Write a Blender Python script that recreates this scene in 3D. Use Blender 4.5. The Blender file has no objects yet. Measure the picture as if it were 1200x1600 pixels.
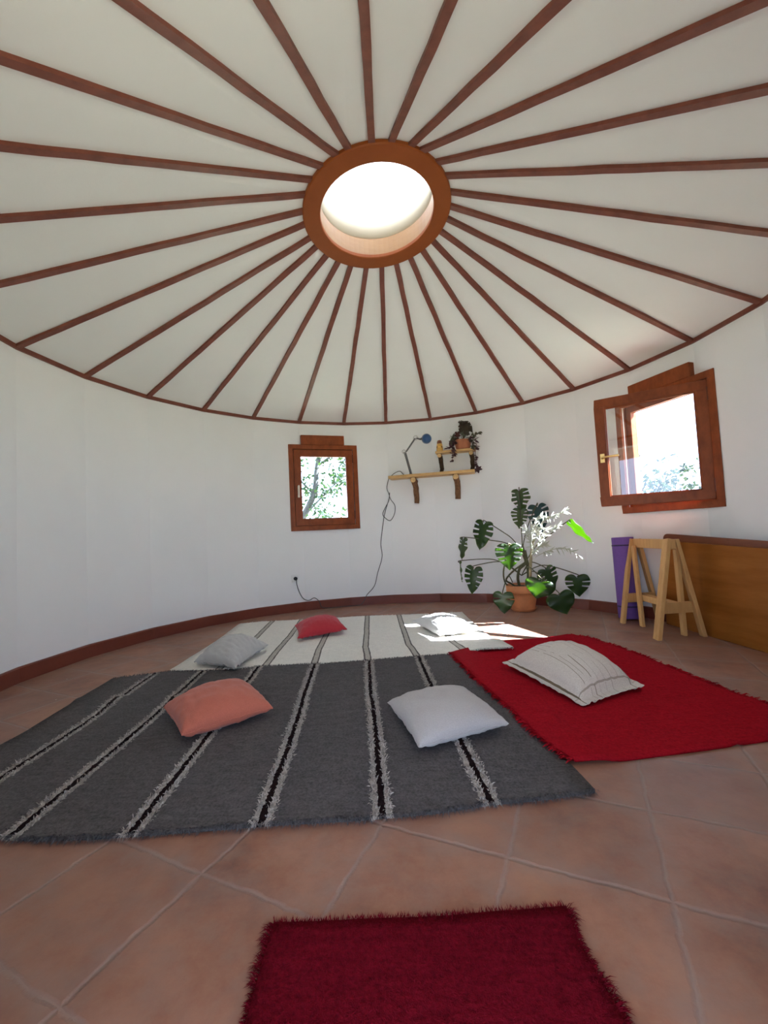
import bpy, bmesh, math, random
from mathutils import Vector, Matrix, noise
random.seed(7)
S = bpy.context.scene
COL = S.collection
PI = math.pi
sin, cos = math.sin, math.cos

# ------------------------------------------------------------------ camera, light, exposure
cd = bpy.data.cameras.new('camera')
cam = bpy.data.objects.new('camera', cd)
COL.objects.link(cam)
cd.sensor_fit = 'HORIZONTAL'
cd.sensor_width = 36.0
cd.lens = 36.0 * 659.5883 / 1200.0
cd.clip_start = 0.02
R_ = Vector((0.99870827, 0.01695647, -0.04789856))
U_ = Vector((0.0486908, -0.0498841, 0.99756743))
F_ = Vector((-0.01452585, 0.99861106, 0.05064529))
cam.matrix_world = Matrix(((R_.x, U_.x, -F_.x, 0), (R_.y, U_.y, -F_.y, -2.77022), (R_.z, U_.z, -F_.z, 0.86347), (0, 0, 0, 1)))
S.camera = cam

S.view_settings.view_transform = 'Standard'
S.view_settings.look = 'None'
S.view_settings.gamma = 1.0
S.view_settings.use_curve_mapping = False
S.view_settings.exposure = 1.08
S.cycles.use_denoising = True
S.cycles.max_bounces = 12
S.cycles.diffuse_bounces = 7
S.cycles.transparent_max_bounces = 16
S.cycles.caustics_reflective = False
S.cycles.caustics_refractive = False
S.cycles.sample_clamp_indirect = 6.0

w = bpy.data.worlds.new('sky')
S.world = w
w.use_nodes = True
bg = w.node_tree.nodes['Background']
bg.inputs[0].default_value = (0.66, 0.87, 1.22, 1)
bg.inputs[1].default_value = 3.1

SUN_DIR = Vector((-1.22, 0.04, -1.0)).normalized()
sl = bpy.data.lights.new('sun', 'SUN')
sl.energy = 46.0
sl.angle = math.radians(0.55)
sl.color = (0.95, 0.99, 1.12)
so = bpy.data.objects.new('sun', sl)
COL.objects.link(so)
so.rotation_euler = SUN_DIR.to_track_quat('-Z', 'Y').to_euler()
so.location = (8, -1, 7)

def portal(name, loc, direction, sx, sy):
    l = bpy.data.lights.new(name, 'AREA')
    l.shape = 'RECTANGLE'
    l.size, l.size_y = sx, sy
    l.cycles.is_portal = True
    o = bpy.data.objects.new(name, l)
    COL.objects.link(o)
    o.location = loc
    o.rotation_euler = Vector(direction).to_track_quat('-Z', 'Y').to_euler()
    return o
portal('doorway_daylight', (0, -2.79, 1.05), (0, 1, 0), 1.0, 2.1)
portal('far_window_daylight', (-0.86, 2.57, 1.46), (0.317, -0.948, 0), 0.72, 0.92)
portal('right_window_daylight', (2.57, 0.87, 1.46), (-0.947, -0.32, 0), 0.8, 0.95)

# ------------------------------------------------------------------ helpers
class MB:
    def __init__(s):
        s.v = []; s.f = []; s.m = []; s.uv = None
    def add(s, vs, fs, mi=0):
        b = len(s.v)
        s.v += [Vector(p) for p in vs]
        for f in fs:
            s.f.append([b + i for i in f]); s.m.append(mi)
    def box(s, c, size, M=None, mi=0):
        c = Vector(c); x, y, z = [k / 2 for k in size]
        P = [Vector((a * x, b * y, d * z)) for d in (-1, 1) for b in (-1, 1) for a in (-1, 1)]
        if M is not None: P = [M @ p for p in P]
        s.add([c + p for p in P], [(0, 2, 3, 1), (4, 5, 7, 6), (0, 1, 5, 4), (2, 6, 7, 3), (0, 4, 6, 2), (1, 3, 7, 5)], mi)
    def bar(s, a, b, wd, th, side, mi=0):
        """rectangular bar from a to b, 'side' gives the direction of its width"""
        a, b = Vector(a), Vector(b); d = (b - a).normalized()
        sd = Vector(side); sd = (sd - d * sd.dot(d)).normalized(); n = d.cross(sd)
        P = [p + sd * (i * wd / 2) + n * (j * th / 2) for p in (a, b) for i, j in ((-1, -1), (1, -1), (1, 1), (-1, 1))]
        s.add(P, [(3, 2, 1, 0), (4, 5, 6, 7), (0, 1, 5, 4), (1, 2, 6, 5), (2, 3, 7, 6), (3, 0, 4, 7)], mi)
    def tube(s, pts, r, n=8, mi=0, cap=True):
        pts = [Vector(p) for p in pts]
        rs = r if isinstance(r, (list, tuple)) else [r] * len(pts)
        b = len(s.v); prev = None
        for k, p in enumerate(pts):
            d = (pts[min(k + 1, len(pts) - 1)] - pts[max(k - 1, 0)]).normalized()
            ref = Vector((0, 0, 1)) if abs(d.z) < .9 else Vector((1, 0, 0))
            if prev is not None: ref = prev
            x = (ref - d * ref.dot(d)).normalized(); y = d.cross(x); prev = x
            for q in range(n):
                a = 2 * PI * q / n
                s.v.append(p + (x * cos(a) + y * sin(a)) * rs[k])
        for k in range(len(pts) - 1):
            for q in range(n):
                s.f.append([b + k * n + q, b + k * n + (q + 1) % n, b + (k + 1) * n + (q + 1) % n, b + (k + 1) * n + q]); s.m.append(mi)
        if cap:
            s.f.append([b + q for q in reversed(range(n))]); s.m.append(mi)
            e = b + (len(pts) - 1) * n
            s.f.append([e + q for q in range(n)]); s.m.append(mi)
    def lathe(s, prof, c, n=32, mi=0, M=None, close=False):
        c = Vector(c); b = len(s.v); m = len(prof)
        for q in range(n):
            a = 2 * PI * q / n
            for r, z in prof:
                p = Vector((r * cos(a), r * sin(a), z))
                if M is not None: p = M @ p
                s.v.append(c + p)
        for q in range(n):
            q2 = (q + 1) % n
            for k in range(m if close else m - 1):
                k2 = (k + 1) % m
                s.f.append([b + q * m + k, b + q2 * m + k, b + q2 * m + k2, b + q * m + k2]); s.m.append(mi)
    def build(s, name, mats, parent=None, smooth=False, loc=None):
        me = bpy.data.meshes.new(name)
        L = Vector(loc) if loc is not None else Vector((0, 0, 0))
        if parent is not None: L = root_loc(parent)
        me.from_pydata([tuple(p - L) for p in s.v], [], s.f)
        if not isinstance(mats, (list, tuple)): mats = [mats]
        for m in mats: me.materials.append(m)
        for p, mi in zip(me.polygons, s.m):
            p.material_index = mi; p.use_smooth = smooth
        if s.uv is not None:
            ul = me.uv_layers.new(name='uv')
            for lo in me.loops: ul.data[lo.index].uv = s.uv[lo.vertex_index]
        me.update()
        bm = bmesh.new(); bm.from_mesh(me)
        bmesh.ops.remove_doubles(bm, verts=bm.verts, dist=1e-6) if s.uv is None else None
        bmesh.ops.recalc_face_normals(bm, faces=bm.faces)
        bm.to_mesh(me); bm.free()
        o = bpy.data.objects.new(name, me); COL.objects.link(o)
        if parent is not None: o.parent = parent
        else: o.location = L
        return o

def root_loc(o):
    while o.parent is not None: o = o.parent
    return o.location.copy()
def thing(name, label, cat, loc, group=None):
    o = bpy.data.objects.new(name, None); COL.objects.link(o)
    o.empty_display_size = .1; o.location = loc
    return tag(o, label, cat, group)
def tag(o, label, cat, group=None):
    o['label'] = label; o['category'] = cat
    if group: o['group'] = group
    return o
def structure(o):
    o['kind'] = 'structure'; return o
def bevel(o, wdt, seg=2):
    m = o.modifiers.new('bevel', 'BEVEL'); m.width = wdt; m.segments = seg; m.limit_method = 'ANGLE'; return o
def solid(o, t, off=0):
    m = o.modifiers.new('thickness', 'SOLIDIFY'); m.thickness = t; m.offset = off; return o

# ------------------------------------------------------------------ materials
class NT:
    def __init__(s, name):
        s.mat = bpy.data.materials.new(name); s.mat.use_nodes = True
        s.t = s.mat.node_tree; s.b = s.t.nodes['Principled BSDF']
    def n(s, typ, **kw):
        x = s.t.nodes.new(typ)
        for k, v in kw.items(): setattr(x, k, v)
        return x
    def l(s, a, b): s.t.links.new(a, b)
    def val(s, x, sock):
        if isinstance(x, (int, float)): sock.default_value = x
        else: s.l(x, sock)
    def math(s, op, a, b=0.0, c=None):
        m = s.n('ShaderNodeMath', operation=op)
        s.val(a, m.inputs[0]); s.val(b, m.inputs[1])
        if c is not None: s.val(c, m.inputs[2])
        return m.outputs[0]
    def noise(s, scale, detail=3, rough=.5, vec=None, stretch=None):
        if vec is None: vec = s.coord()
        if stretch:
            mp = s.n('ShaderNodeMapping'); mp.inputs['Scale'].default_value = stretch
            s.l(vec, mp.inputs[0]); vec = mp.outputs[0]
        x = s.n('ShaderNodeTexNoise'); x.inputs['Scale'].default_value = scale
        x.inputs['Detail'].default_value = detail; x.inputs['Roughness'].default_value = rough
        s.l(vec, x.inputs['Vector']); return x.outputs['Fac']
    def coord(s, k='Object'):
        if not hasattr(s, '_tc'): s._tc = s.n('ShaderNodeTexCoord')
        return s._tc.outputs[k]
    def mix(s, f, a, b, blend='MIX'):
        m = s.n('ShaderNodeMix', data_type='RGBA', blend_type=blend)
        s.val(f, m.inputs[0])
        for x, i in ((a, 6), (b, 7)):
            if isinstance(x, tuple): m.inputs[i].default_value = (*x[:3], 1)
            else: s.l(x, m.inputs[i])
        return m.outputs[2]
    def ramp(s, f, stops):
        r = s.n('ShaderNodeValToRGB'); e = r.color_ramp.elements
        while len(e) < len(stops): e.new(.5)
        for k, (p, c) in enumerate(stops): e[k].position = p; e[k].color = (*c, 1)
        s.l(f, r.inputs[0]); return r.outputs[0]
    def bump(s, h, strength=.3, dist=.01):
        b = s.n('ShaderNodeBump'); b.inputs['Strength'].default_value = strength; b.inputs['Distance'].default_value = dist
        s.l(h, b.inputs['Height']); s.l(b.outputs[0], s.b.inputs['Normal'])
    def out(s, col, rough=.6, spec=.4, metal=0, sheen=0):
        if isinstance(col, tuple): s.b.inputs['Base Color'].default_value = (*col, 1)
        else: s.l(col, s.b.inputs['Base Color'])
        s.val(rough, s.b.inputs['Roughness'])
        s.b.inputs['Specular IOR Level'].default_value = spec
        s.b.inputs['Metallic'].default_value = metal
        if sheen: s.b.inputs['Sheen Weight'].default_value = sheen
        return s.mat

def plain(name, col, rough=.6, var=.12, scale=12, bump=0, spec=.4, metal=0, stretch=None, bscale=None, sheen=0):
    t = NT(name); f = t.noise(scale, 4, .55, stretch=stretch)
    dk = tuple(c * (1 - var) for c in col); lt = tuple(min(1, c * (1 + var)) for c in col)
    c = t.ramp(f, [(.3, dk), (.7, lt)])
    if bump: t.bump(t.noise(bscale or scale * 4, 4, .6, stretch=stretch), bump, .004)
    return t.out(c, rough, spec, metal, sheen)
def wood(name, col, dark, rough=.45, stretch=(1, 1, 8), scale=6, spec=.4):
    t = NT(name)
    f = t.noise(scale, 6, .6, stretch=stretch); g = t.noise(scale * 6, 3, .7, stretch=stretch)
    c = t.ramp(f, [(.32, dark), (.62, col)])
    c = t.mix(t.math('MULTIPLY', g, .35), c, tuple(k * .75 for k in dark))
    t.bump(g, .12, .003)
    return t.out(c, rough, spec)

def wall_mat(name, col):
    t = NT(name)
    c = t.ramp(t.noise(1.6, 5, .6), [(.3, tuple(k * .965 for k in col)), (.7, col)])
    t.bump(t.noise(60, 4, .6), .10, .004)
    return t.out(c, .75, .25)
M_wall = wall_mat('white_wall_paint', (.86, .865, .86))
M_ceil = wall_mat('white_ceiling_board', (.80, .81, .79))
M_trim = wood('red_brown_painted_wood', (.215, .062, .036), (.15, .038, .022), .45, (3, 3, 3), 5)
M_base = wood('dark_red_baseboard_paint', (.19, .045, .026), (.14, .032, .018), .38, (1, 1, 1), 3)
M_frame = wood('red_stained_window_wood', (.30, .075, .021), (.20, .045, .013), .42, (2, 2, 1), 9, .2)
M_frame_dark = wood('dark_window_wood', (.16, .035, .013), (.11, .024, .009), .35, (2, 2, 1), 9)
M_ring = wood('skylight_ring_wood', (.30, .080, .018), (.25, .062, .013), .5, (1, 1, 1), 3, .15)
M_liner = wood('skylight_liner_wood', (.34, .175, .055), (.28, .13, .036), .4, (1, 1, 4), 4)
M_shaft = plain('cream_shaft_paint', (.56, .51, .40), .7, .03, 3)
M_pine = wood('pale_pine', (.66, .42, .17), (.52, .30, .10), .5, (1.2, 9, 9), 4)
M_pine_v = wood('pine_trestle_wood', (.62, .37, .15), (.52, .29, .11), .55, (9, 9, 1.2), 4, .2)
M_bark = wood('brown_bark_log', (.23, .115, .055), (.10, .045, .02), .8, (12, 12, 3), 5, .2)
M_bark_dark = wood('dark_bark_log', (.075, .045, .024), (.035, .018, .01), .85, (12, 12, 3), 5, .2)
M_cutwood = plain('cut_log_end', (.62, .40, .18), .7, .2, 60)
M_board = wood('varnished_brown_board', (.34, .125, .024), (.22, .066, .008), .5, (3, .6, 4), 1.6, .1)
M_board_red = wood('red_brown_board', (.22, .062, .02), (.15, .038, .012), .4, (6, 1, 9), 3)
M_purple = plain('purple_foam', (.135, .062, .27), .7, .06, 40, .15)
M_purple_dark = plain('dark_strap', (.035, .02, .075), .6, .1, 40)
M_terra = plain('terracotta_clay', (.56, .215, .085), .6, .16, 9, .1)
M_terra2 = plain('small_pot_clay', (.36, .125, .055), .65, .12, 25, .1)
M_soil = plain('potting_soil', (.05, .03, .02), .95, .5, 60, .6)
M_metal = plain('grey_lamp_metal', (.16, .165, .16), .4, .1, 40, metal=.6)
M_chrome = plain('steel_joint', (.6, .6, .58), .3, .05, 40, metal=.9)
M_blue = plain('blue_enamel', (.028, .075, .185), .3, .08, 20)
M_black = plain('black_plastic', (.02, .02, .02), .5, .1, 40)
M_cord = plain('grey_black_cable', (.06, .058, .055), .6, .1, 40)
M_white = plain('white_plastic', (.82, .82, .80), .4, .03, 20)
M_brass = plain('brass', (.78, .52, .20), .3, .08, 30, metal=.85)
M_ivory = plain('pale_handle', (.70, .62, .50), .35, .04, 30)
M_amber = plain('amber_glaze', (.72, .42, .10), .35, .25, 35)
M_amber_cap = plain('brown_glaze', (.20, .07, .03), .4, .2, 35)
M_grass = plain('dry_grass_ground', (.30, .30, .20), .95, .3, 1.5, .4)
M_trunk = plain('tree_bark', (.045, .045, .045), .9, .3, 20, .4)
M_stem = plain('plant_stem', (.075, .075, .03), .6, .25, 30)
M_cane = plain('pale_cane', (.26, .22, .12), .7, .25, 30)

def glass_mat():
    t = NT('window_glass')
    tr = t.n('ShaderNodeBsdfTransparent'); tr.inputs[0].default_value = (.97, .985, .98, 1)
    gl = t.n('ShaderNodeBsdfGlossy'); gl.inputs['Roughness'].default_value = .01
    mx = t.n('ShaderNodeMixShader'); mx.inputs[0].default_value = .05; o = t.t.nodes['Material Output']
    t.l(tr.outputs[0], mx.inputs[1]); t.l(gl.outputs[0], mx.inputs[2]); t.l(mx.outputs[0], o.inputs[0])
    return t.mat
M_glass = glass_mat()

def dome_mat():
    t = NT('milky_acrylic')
    tb = t.n('ShaderNodeBsdfTranslucent'); tb.inputs[0].default_value = (.34, .34, .325, 1)
    gl = t.n('ShaderNodeBsdfDiffuse'); gl.inputs[0].default_value = (.85, .85, .85, 1)
    mx = t.n('ShaderNodeMixShader'); mx.inputs[0].default_value = .25
    t.l(tb.outputs[0], mx.inputs[1]); t.l(gl.outputs[0], mx.inputs[2]); t.l(mx.outputs[0], t.t.nodes['Material Output'].inputs[0])
    return t.mat
M_dome = dome_mat()

def leaf_mat(name, col, trans, k=.45, rough=.4, veins=True):
    t = NT(name)
    c = t.ramp(t.noise(14, 4, .6), [(.3, tuple(x * .75 for x in col)), (.7, tuple(x * 1.2 for x in col))])
    t.out(c, rough, .4)
    tb = t.n('ShaderNodeBsdfTranslucent'); tb.inputs[0].default_value = (*trans, 1)
    mx = t.n('ShaderNodeMixShader'); mx.inputs[0].default_value = k
    o = t.t.nodes['Material Output']
    t.l(t.b.outputs[0], mx.inputs[1]); t.l(tb.outputs[0], mx.inputs[2]); t.l(mx.outputs[0], o.inputs[0])
    return t.mat
M_leaf = leaf_mat('monstera_leaf', (.022, .045, .016), (.26, .48, .02), .34)
M_leaf_olive = leaf_mat('olive_monstera_leaf', (.060, .085, .028), (.15, .28, .03), .32)
M_leaf_blue = leaf_mat('blue_green_leaf', (.025, .065, .062), (.06, .20, .11), .3)
M_pale = leaf_mat('pale_silver_leaf', (.50, .52, .42), (.5, .5, .38), .3, .6)
M_begonia = leaf_mat('dark_bronze_leaf', (.040, .028, .014), (.10, .05, .02), .2)
M_begonia_red = leaf_mat('dark_red_leaf', (.085, .020, .014), (.20, .03, .02), .25)
M_purple_leaf = leaf_mat('purple_trailing_leaf', (.070, .030, .038), (.12, .05, .06), .25)
M_grey_leaf = leaf_mat('grey_green_trailing_leaf', (.10, .10, .065), (.14, .16, .08), .25)
M_tree_leaf = leaf_mat('tree_leaf', (.012, .034, .020), (.045, .095, .012), .4, .8)
M_tree_leaf2 = leaf_mat('grey_tree_leaf', (.020, .026, .034), (.03, .05, .02), .3, .8)

def fabric(name, col, weave=220, bump=.25, var=.06, sheen=.15, rough=.9):
    t = NT(name)
    f = t.noise(weave, 2, .6); g = t.noise(5, 4, .6)
    c = t.ramp(f, [(.3, tuple(x * (1 - var * 1.6) for x in col)), (.7, tuple(min(1, x * (1 + var)) for x in col))])
    c = t.mix(t.math('MULTIPLY', g, .12), c, tuple(x * .7 for x in col))
    t.bump(f, bump, .002)
    return t.out(c, rough, .15, 0, sheen)
M_pgrey = fabric('light_grey_cotton', (.46, .43, .415))
M_porange = fabric('terracotta_orange_cotton', (.50, .145, .095))
M_pfar = fabric('grey_linen', (.46, .45, .43))
M_pred = fabric('crimson_cotton', (.44, .035, .045))
M_pwhite = fabric('off_white_cotton', (.72, .70, .66))
def stripe_fabric():
    t = NT('beige_striped_linen')
    uv = t.coord('UV'); sp = t.n('ShaderNodeSeparateXYZ'); t.l(uv, sp.inputs[0])
    f = t.noise(200, 2, .6)
    base = t.ramp(f, [(.3, (.52, .46, .40)), (.7, (.66, .60, .53))])
    wob = t.math('MULTIPLY', t.noise(8, 2, .5, vec=uv), .004)
    u = t.math('ADD', sp.outputs[0], wob)
    tot = None
    for pos, hw, a in ((.205, .004, .7), (.26, .0035, .55), (.33, .005, .85), (.40, .003, .45), (.50, .003, .4), (.60, .004, .5), (.72, .004, .5), (.80, .003, .5), (.885, .006, .9)):
        m = t.math('LESS_THAN', t.math('ABSOLUTE', t.math('SUBTRACT', u, pos)), hw)
        m = t.math('MULTIPLY', m, a)
        tot = m if tot is None else t.math('MAXIMUM', tot, m)
    brk = t.math('GREATER_THAN', t.noise(3.0, 2, .5, vec=uv), .42)
    first = t.math('LESS_THAN', t.math('ABSOLUTE', t.math('SUBTRACT', u, .062)), .006)
    vv = t.math('ADD', sp.outputs[1], wob)
    cross = t.math('MULTIPLY', t.math('LESS_THAN', t.math('ABSOLUTE', t.math('SUBTRACT', vv, .085)), .004), .55)
    tot = t.math('MAXIMUM', t.math('MULTIPLY', tot, brk), t.math('MAXIMUM', first, cross))
    c = t.mix(tot, base, (.16, .115, .07))
    t.bump(f, .25, .002)
    return t.out(c, .9, .15, 0, .1)
M_pstripe = stripe_fabric()

def wool(name, col, var=.35, fine=260, sheen=.1):
    t = NT(name)
    a = t.noise(fine * .42, 3, .75); b = t.noise(34, 4, .7); g = t.noise(2.5, 4, .6); wv = t.noise(30, 3, .6, stretch=(.35, 2.6, 1))
    k = t.math('ADD', t.math('MULTIPLY', a, .55), t.math('ADD', t.math('MULTIPLY', b, .25), t.math('MULTIPLY', wv, .20)))
    c = t.ramp(k, [(.36, tuple(x * (1 - var * 1.5) for x in col)), (.64, tuple(min(1, x * (1 + var * 1.5)) for x in col))])
    c = t.mix(t.math('MULTIPLY', g, .18), c, tuple(x * .6 for x in col))
    t.bump(t.math('ADD', a, t.math('MULTIPLY', b, 1.5)), .6, .008)
    return t.out(c, 1.0, .02, 0, sheen)
M_rug_grey = wool('charcoal_wool', (.105, .098, .099), .30, 260, 0)
M_rug_dark = wool('black_brown_wool', (.016, .009, .009), .4, 260, 0)
M_rug_light = wool('oatmeal_wool', (.36, .325, .29), .35)
M_rug_pale = wool('pale_oatmeal_wool', (.52, .475, .43), .2)
M_rug_cream = wool('cream_wool', (.74, .71, .64), .10)
M_rug_mid = wool('beige_grey_wool', (.42, .385, .33), .2)
M_rug_line = wool('dark_grey_line_wool', (.10, .085, .075), .3)
M_rug_red = wool('red_wool', (.32, .008, .015), .18, 200, 0)
M_mat_red = wool('deep_red_pile', (.115, .004, .010), .25, 260, 0)

def tile_mat():
    t = NT('terracotta_floor_tiles')
    co = t.coord()
    mp = t.n('ShaderNodeMapping', vector_type='POINT')
    ang = math.radians(23.9)
    mp.inputs['Rotation'].default_value = (0, 0, ang)
    ox, oy = -0.067, -1.469
    mp.inputs['Location'].default_value = (-(ox * cos(ang) - oy * sin(ang)), -(ox * sin(ang) + oy * cos(ang)), 0)
    t.l(co, mp.inputs[0])
    sp = t.n('ShaderNodeSeparateXYZ'); t.l(mp.outputs[0], sp.inputs[0])
    wx = t.math('MULTIPLY', t.math('SUBTRACT', t.noise(9, 5, .7), .5), .028)
    TU, TV = .362, .338
    u = t.math('DIVIDE', t.math('ADD', sp.outputs[0], wx), TU); v = t.math('DIVIDE', t.math('ADD', sp.outputs[1], wx), TV)
    def dist(a, size):
        fr = t.math('FRACT', a)
        return t.math('MULTIPLY', t.math('MINIMUM', fr, t.math('SUBTRACT', 1.0, fr)), size)
    d = t.math('MINIMUM', dist(u, TU), dist(v, TV))
    mr = t.n('ShaderNodeMapRange'); mr.inputs[1].default_value = .0015; mr.inputs[2].default_value = .0085
    mr.inputs[3].default_value = 1; mr.inputs[4].default_value = 0; t.l(d, mr.inputs[0]); line = mr.outputs[0]
    mr2 = t.n('ShaderNodeMapRange'); mr2.inputs[1].default_value = .0; mr2.inputs[2].default_value = .06
    mr2.inputs[3].default_value = 1; mr2.inputs[4].default_value = 0; t.l(d, mr2.inputs[0]); dust = mr2.outputs[0]
    cx = t.n('ShaderNodeCombineXYZ'); t.l(t.math('FLOOR', u), cx.inputs[0]); t.l(t.math('FLOOR', v), cx.inputs[1])
    wn = t.n('ShaderNodeTexWhiteNoise', noise_dimensions='3D'); t.l(cx.outputs[0], wn.inputs['Vector'])
    big = t.noise(2.6, 8, .72); mid = t.noise(11, 5, .65)
    c = t.ramp(big, [(.30, (.15, .060, .040)), (.46, (.27, .112, .064)), (.56, (.32, .150, .092)), (.70, (.38, .185, .105))])
    c = t.mix(t.math('MULTIPLY', wn.outputs['Value'], .42), c, (.215, .12, .09))
    gb = t.ramp(mid, [(.45, (0, 0, 0)), (.72, (1, 1, 1))])
    c = t.mix(t.math('MULTIPLY', gb, .42), c, (.23, .17, .14))
    c = t.mix(t.math('MULTIPLY', t.math('MULTIPLY', dust, mid), .55), c, (.26, .20, .17))
    c = t.mix(t.math('MULTIPLY', t.math('MULTIPLY', line, t.math('ADD', .35, t.noise(5, 3, .6))), .62), c, (.27, .20, .17))
    vo = t.n('ShaderNodeTexVoronoi'); vo.inputs['Scale'].default_value = 9; t.l(co, vo.inputs['Vector'])
    spk = t.math('MULTIPLY', t.math('LESS_THAN', vo.outputs['Distance'], .035), t.math('GREATER_THAN', mid, .55))
    c = t.mix(t.math('MULTIPLY', spk, .8), c, (.75, .70, .64))
    rough = t.math('ADD', .36, t.math('MULTIPLY', mid, .3))
    h = t.math('SUBTRACT', t.math('MULTIPLY', mid, .35), t.math('MULTIPLY', line, 1.0))
    t.bump(h, .45, .005)
    return t.out(c, rough, .38)
M_tile = tile_mat()

# ------------------------------------------------------------------ room shell
RAD, EAVE, NR, PH = 2.5, 2.2628, 28, -0.1024
AD = [(-0.005, 0.0239), (-0.0022, -0.0045), (0.0091, -0.0289), (0.0089, -0.0361), (0.008, -0.0502), (0.0089, -0.0467), (0.0072, -0.0402), (0.0044, -0.0094), (-0.0052, -0.0098), (-0.0048, 0.0139), (-0.0128, 0.0098), (-0.0105, -0.0197), (0.0069, -0.0352), (0.0355, -0.0681), (-0.002, 0.0023), (-0.0063, -0.012), (0.0047, -0.0144), (0.01, -0.0661), (0.0059, -0.0028), (-0.002, -0.0036), (0.0055, 0.0036), (0.0078, 0.0028), (0.0138, -0.0302), (0.005, -0.0166), (0.0045, -0.0345), (-0.0048, 0.0103), (-0.0106, 0.0078), (-0.0103, 0.0116)]
def hub(r, az, h):
    """a point on the slightly tilted skylight ring; az clockwise from +y"""
    x, y = r * sin(az), r * cos(az)
    return Vector((x + .0099, y + .0058, 3.0317 + .0576 * x - .0779 * y + h))
AZ0 = [PH + 2 * PI * (i + 1 - 2.5) / NR - AD[i][0] for i in range(NR)]
AZ1 = [PH + 2 * PI * (i + 1 - 2.5) / NR - AD[i][1] for i in range(NR)]
def eave_pt(i, r=RAD, z=EAVE): return Vector((r * sin(AZ0[i % NR]), r * cos(AZ0[i % NR]), z))
def inner_pt(i, r=.5, h=.018): return hub(r, AZ1[i % NR], h)
def poly_radius(az, r=RAD):
    for i in range(NR):
        a, b = eave_pt(i, r), eave_pt(i + 1, r)
        d = Vector((sin(az), cos(az), 0))
        den = d.x * (b.y - a.y) - d.y * (b.x - a.x)
        if abs(den) < 1e-9: continue
        t = (a.x * (b.y - a.y) - a.y * (b.x - a.x)) / den
        s_ = (d.x * a.y - d.y * a.x) / den
        k = ((d.x * t - a.x) * (b.x - a.x) + (d.y * t - a.y) * (b.y - a.y)) / ((b.x - a.x) ** 2 + (b.y - a.y) ** 2)
        if t > 0 and -1e-6 <= k <= 1 + 1e-6: return t
    return r
def wall_pt(az, off=0.0, z=0.0):
    """a point 'off' metres in front of the wall's inner face"""
    r = poly_radius(az) - off
    return Vector((r * sin(az), r * cos(az), z))

D2 = math.radians
HOLES = [(D2(-26.9), D2(-10.1), .985, 1.93), (D2(62.4), D2(80.3), .985, 1.93), (D2(180 - 11.8), D2(180 + 11.8), 0.0, 2.1)]
def make_wall():
    azs = [a % (2 * PI) for a in AZ0]
    for h in HOLES: azs += [h[0] % (2 * PI), h[1] % (2 * PI)]
    azs = sorted(azs); n = len(azs)
    zs = [0, .985, 1.93, 2.1, EAVE + .03]
    rin = [poly_radius(a) for a in azs]
    def skip(i, k):
        a = azs[i]; b = azs[(i + 1) % n]
        if b < a: b += 2 * PI
        am = (a + b) / 2; zm = (zs[k] + zs[k + 1]) / 2
        for h0, h1, z0, z1 in HOLES:
            for sh in (-2 * PI, 0, 2 * PI):
                if h0 < am + sh < h1 and z0 < zm < z1: return True
        return False
    m = MB(); K = len(zs); TH = .17
    for i in range(n):
        for z in zs:
            for r in (rin[i], rin[i] + TH): m.v.append(Vector((r * sin(azs[i]), r * cos(azs[i]), z)))
    def vi(i, k, o): return ((i % n) * K + k) * 2 + o
    def q(*f): m.f.append(list(f)); m.m.append(0)
    for i in range(n):
        for k in range(K - 1):
            if skip(i, k): continue
            q(vi(i, k, 0), vi(i + 1, k, 0), vi(i + 1, k + 1, 0), vi(i, k + 1, 0))
            q(vi(i, k, 1), vi(i, k + 1, 1), vi(i + 1, k + 1, 1), vi(i + 1, k, 1))
            if skip((i - 1) % n, k): q(vi(i, k, 0), vi(i, k + 1, 0), vi(i, k + 1, 1), vi(i, k, 1))
            if skip((i + 1) % n, k): q(vi(i + 1, k, 0), vi(i + 1, k, 1), vi(i + 1, k + 1, 1), vi(i + 1, k + 1, 0))
            if k == 0 or skip(i, k - 1): q(vi(i, k, 0), vi(i, k, 1), vi(i + 1, k, 1), vi(i + 1, k, 0))
            if k == K - 2 or skip(i, k + 1): q(vi(i, k + 1, 0), vi(i + 1, k + 1, 0), vi(i + 1, k + 1, 1), vi(i, k + 1, 1))
    return structure(m.build('wall_round', M_wall))
make_wall()

m = MB()
m.lathe([(0.0, 0), (3.05, 0), (3.05, -.12), (0.0, -.12)], (0, 0, 0), 64)
structure(m.build('floor', M_tile))
m = MB(); m.lathe([(3.05, -.13), (60, -.4), (60, -.6), (3.05, -.6)], (0, 0, 0), 48)
structure(m.build('ground', M_grass))

m = MB()
for i in range(NR):
    a, b = eave_pt(i), eave_pt(i + 1); c, d = inner_pt(i), inner_pt(i + 1)
    up = Vector((0, 0, .14))
    ao = a + (a - c) * .135; bo = b + (b - d) * .135
    m.add([ao, bo, b, a, d, c], [(0, 1, 2, 3), (3, 2, 4, 5)])
    m.add([ao + up, bo + up, d + up, c + up], [(0, 1, 2, 3)])
    m.add([ao, bo, bo + up, ao + up], [(0, 1, 2, 3)])
    m.add([c, d, d + up, c + up], [(0, 1, 2, 3)])
structure(m.build('ceiling', M_ceil))

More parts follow.
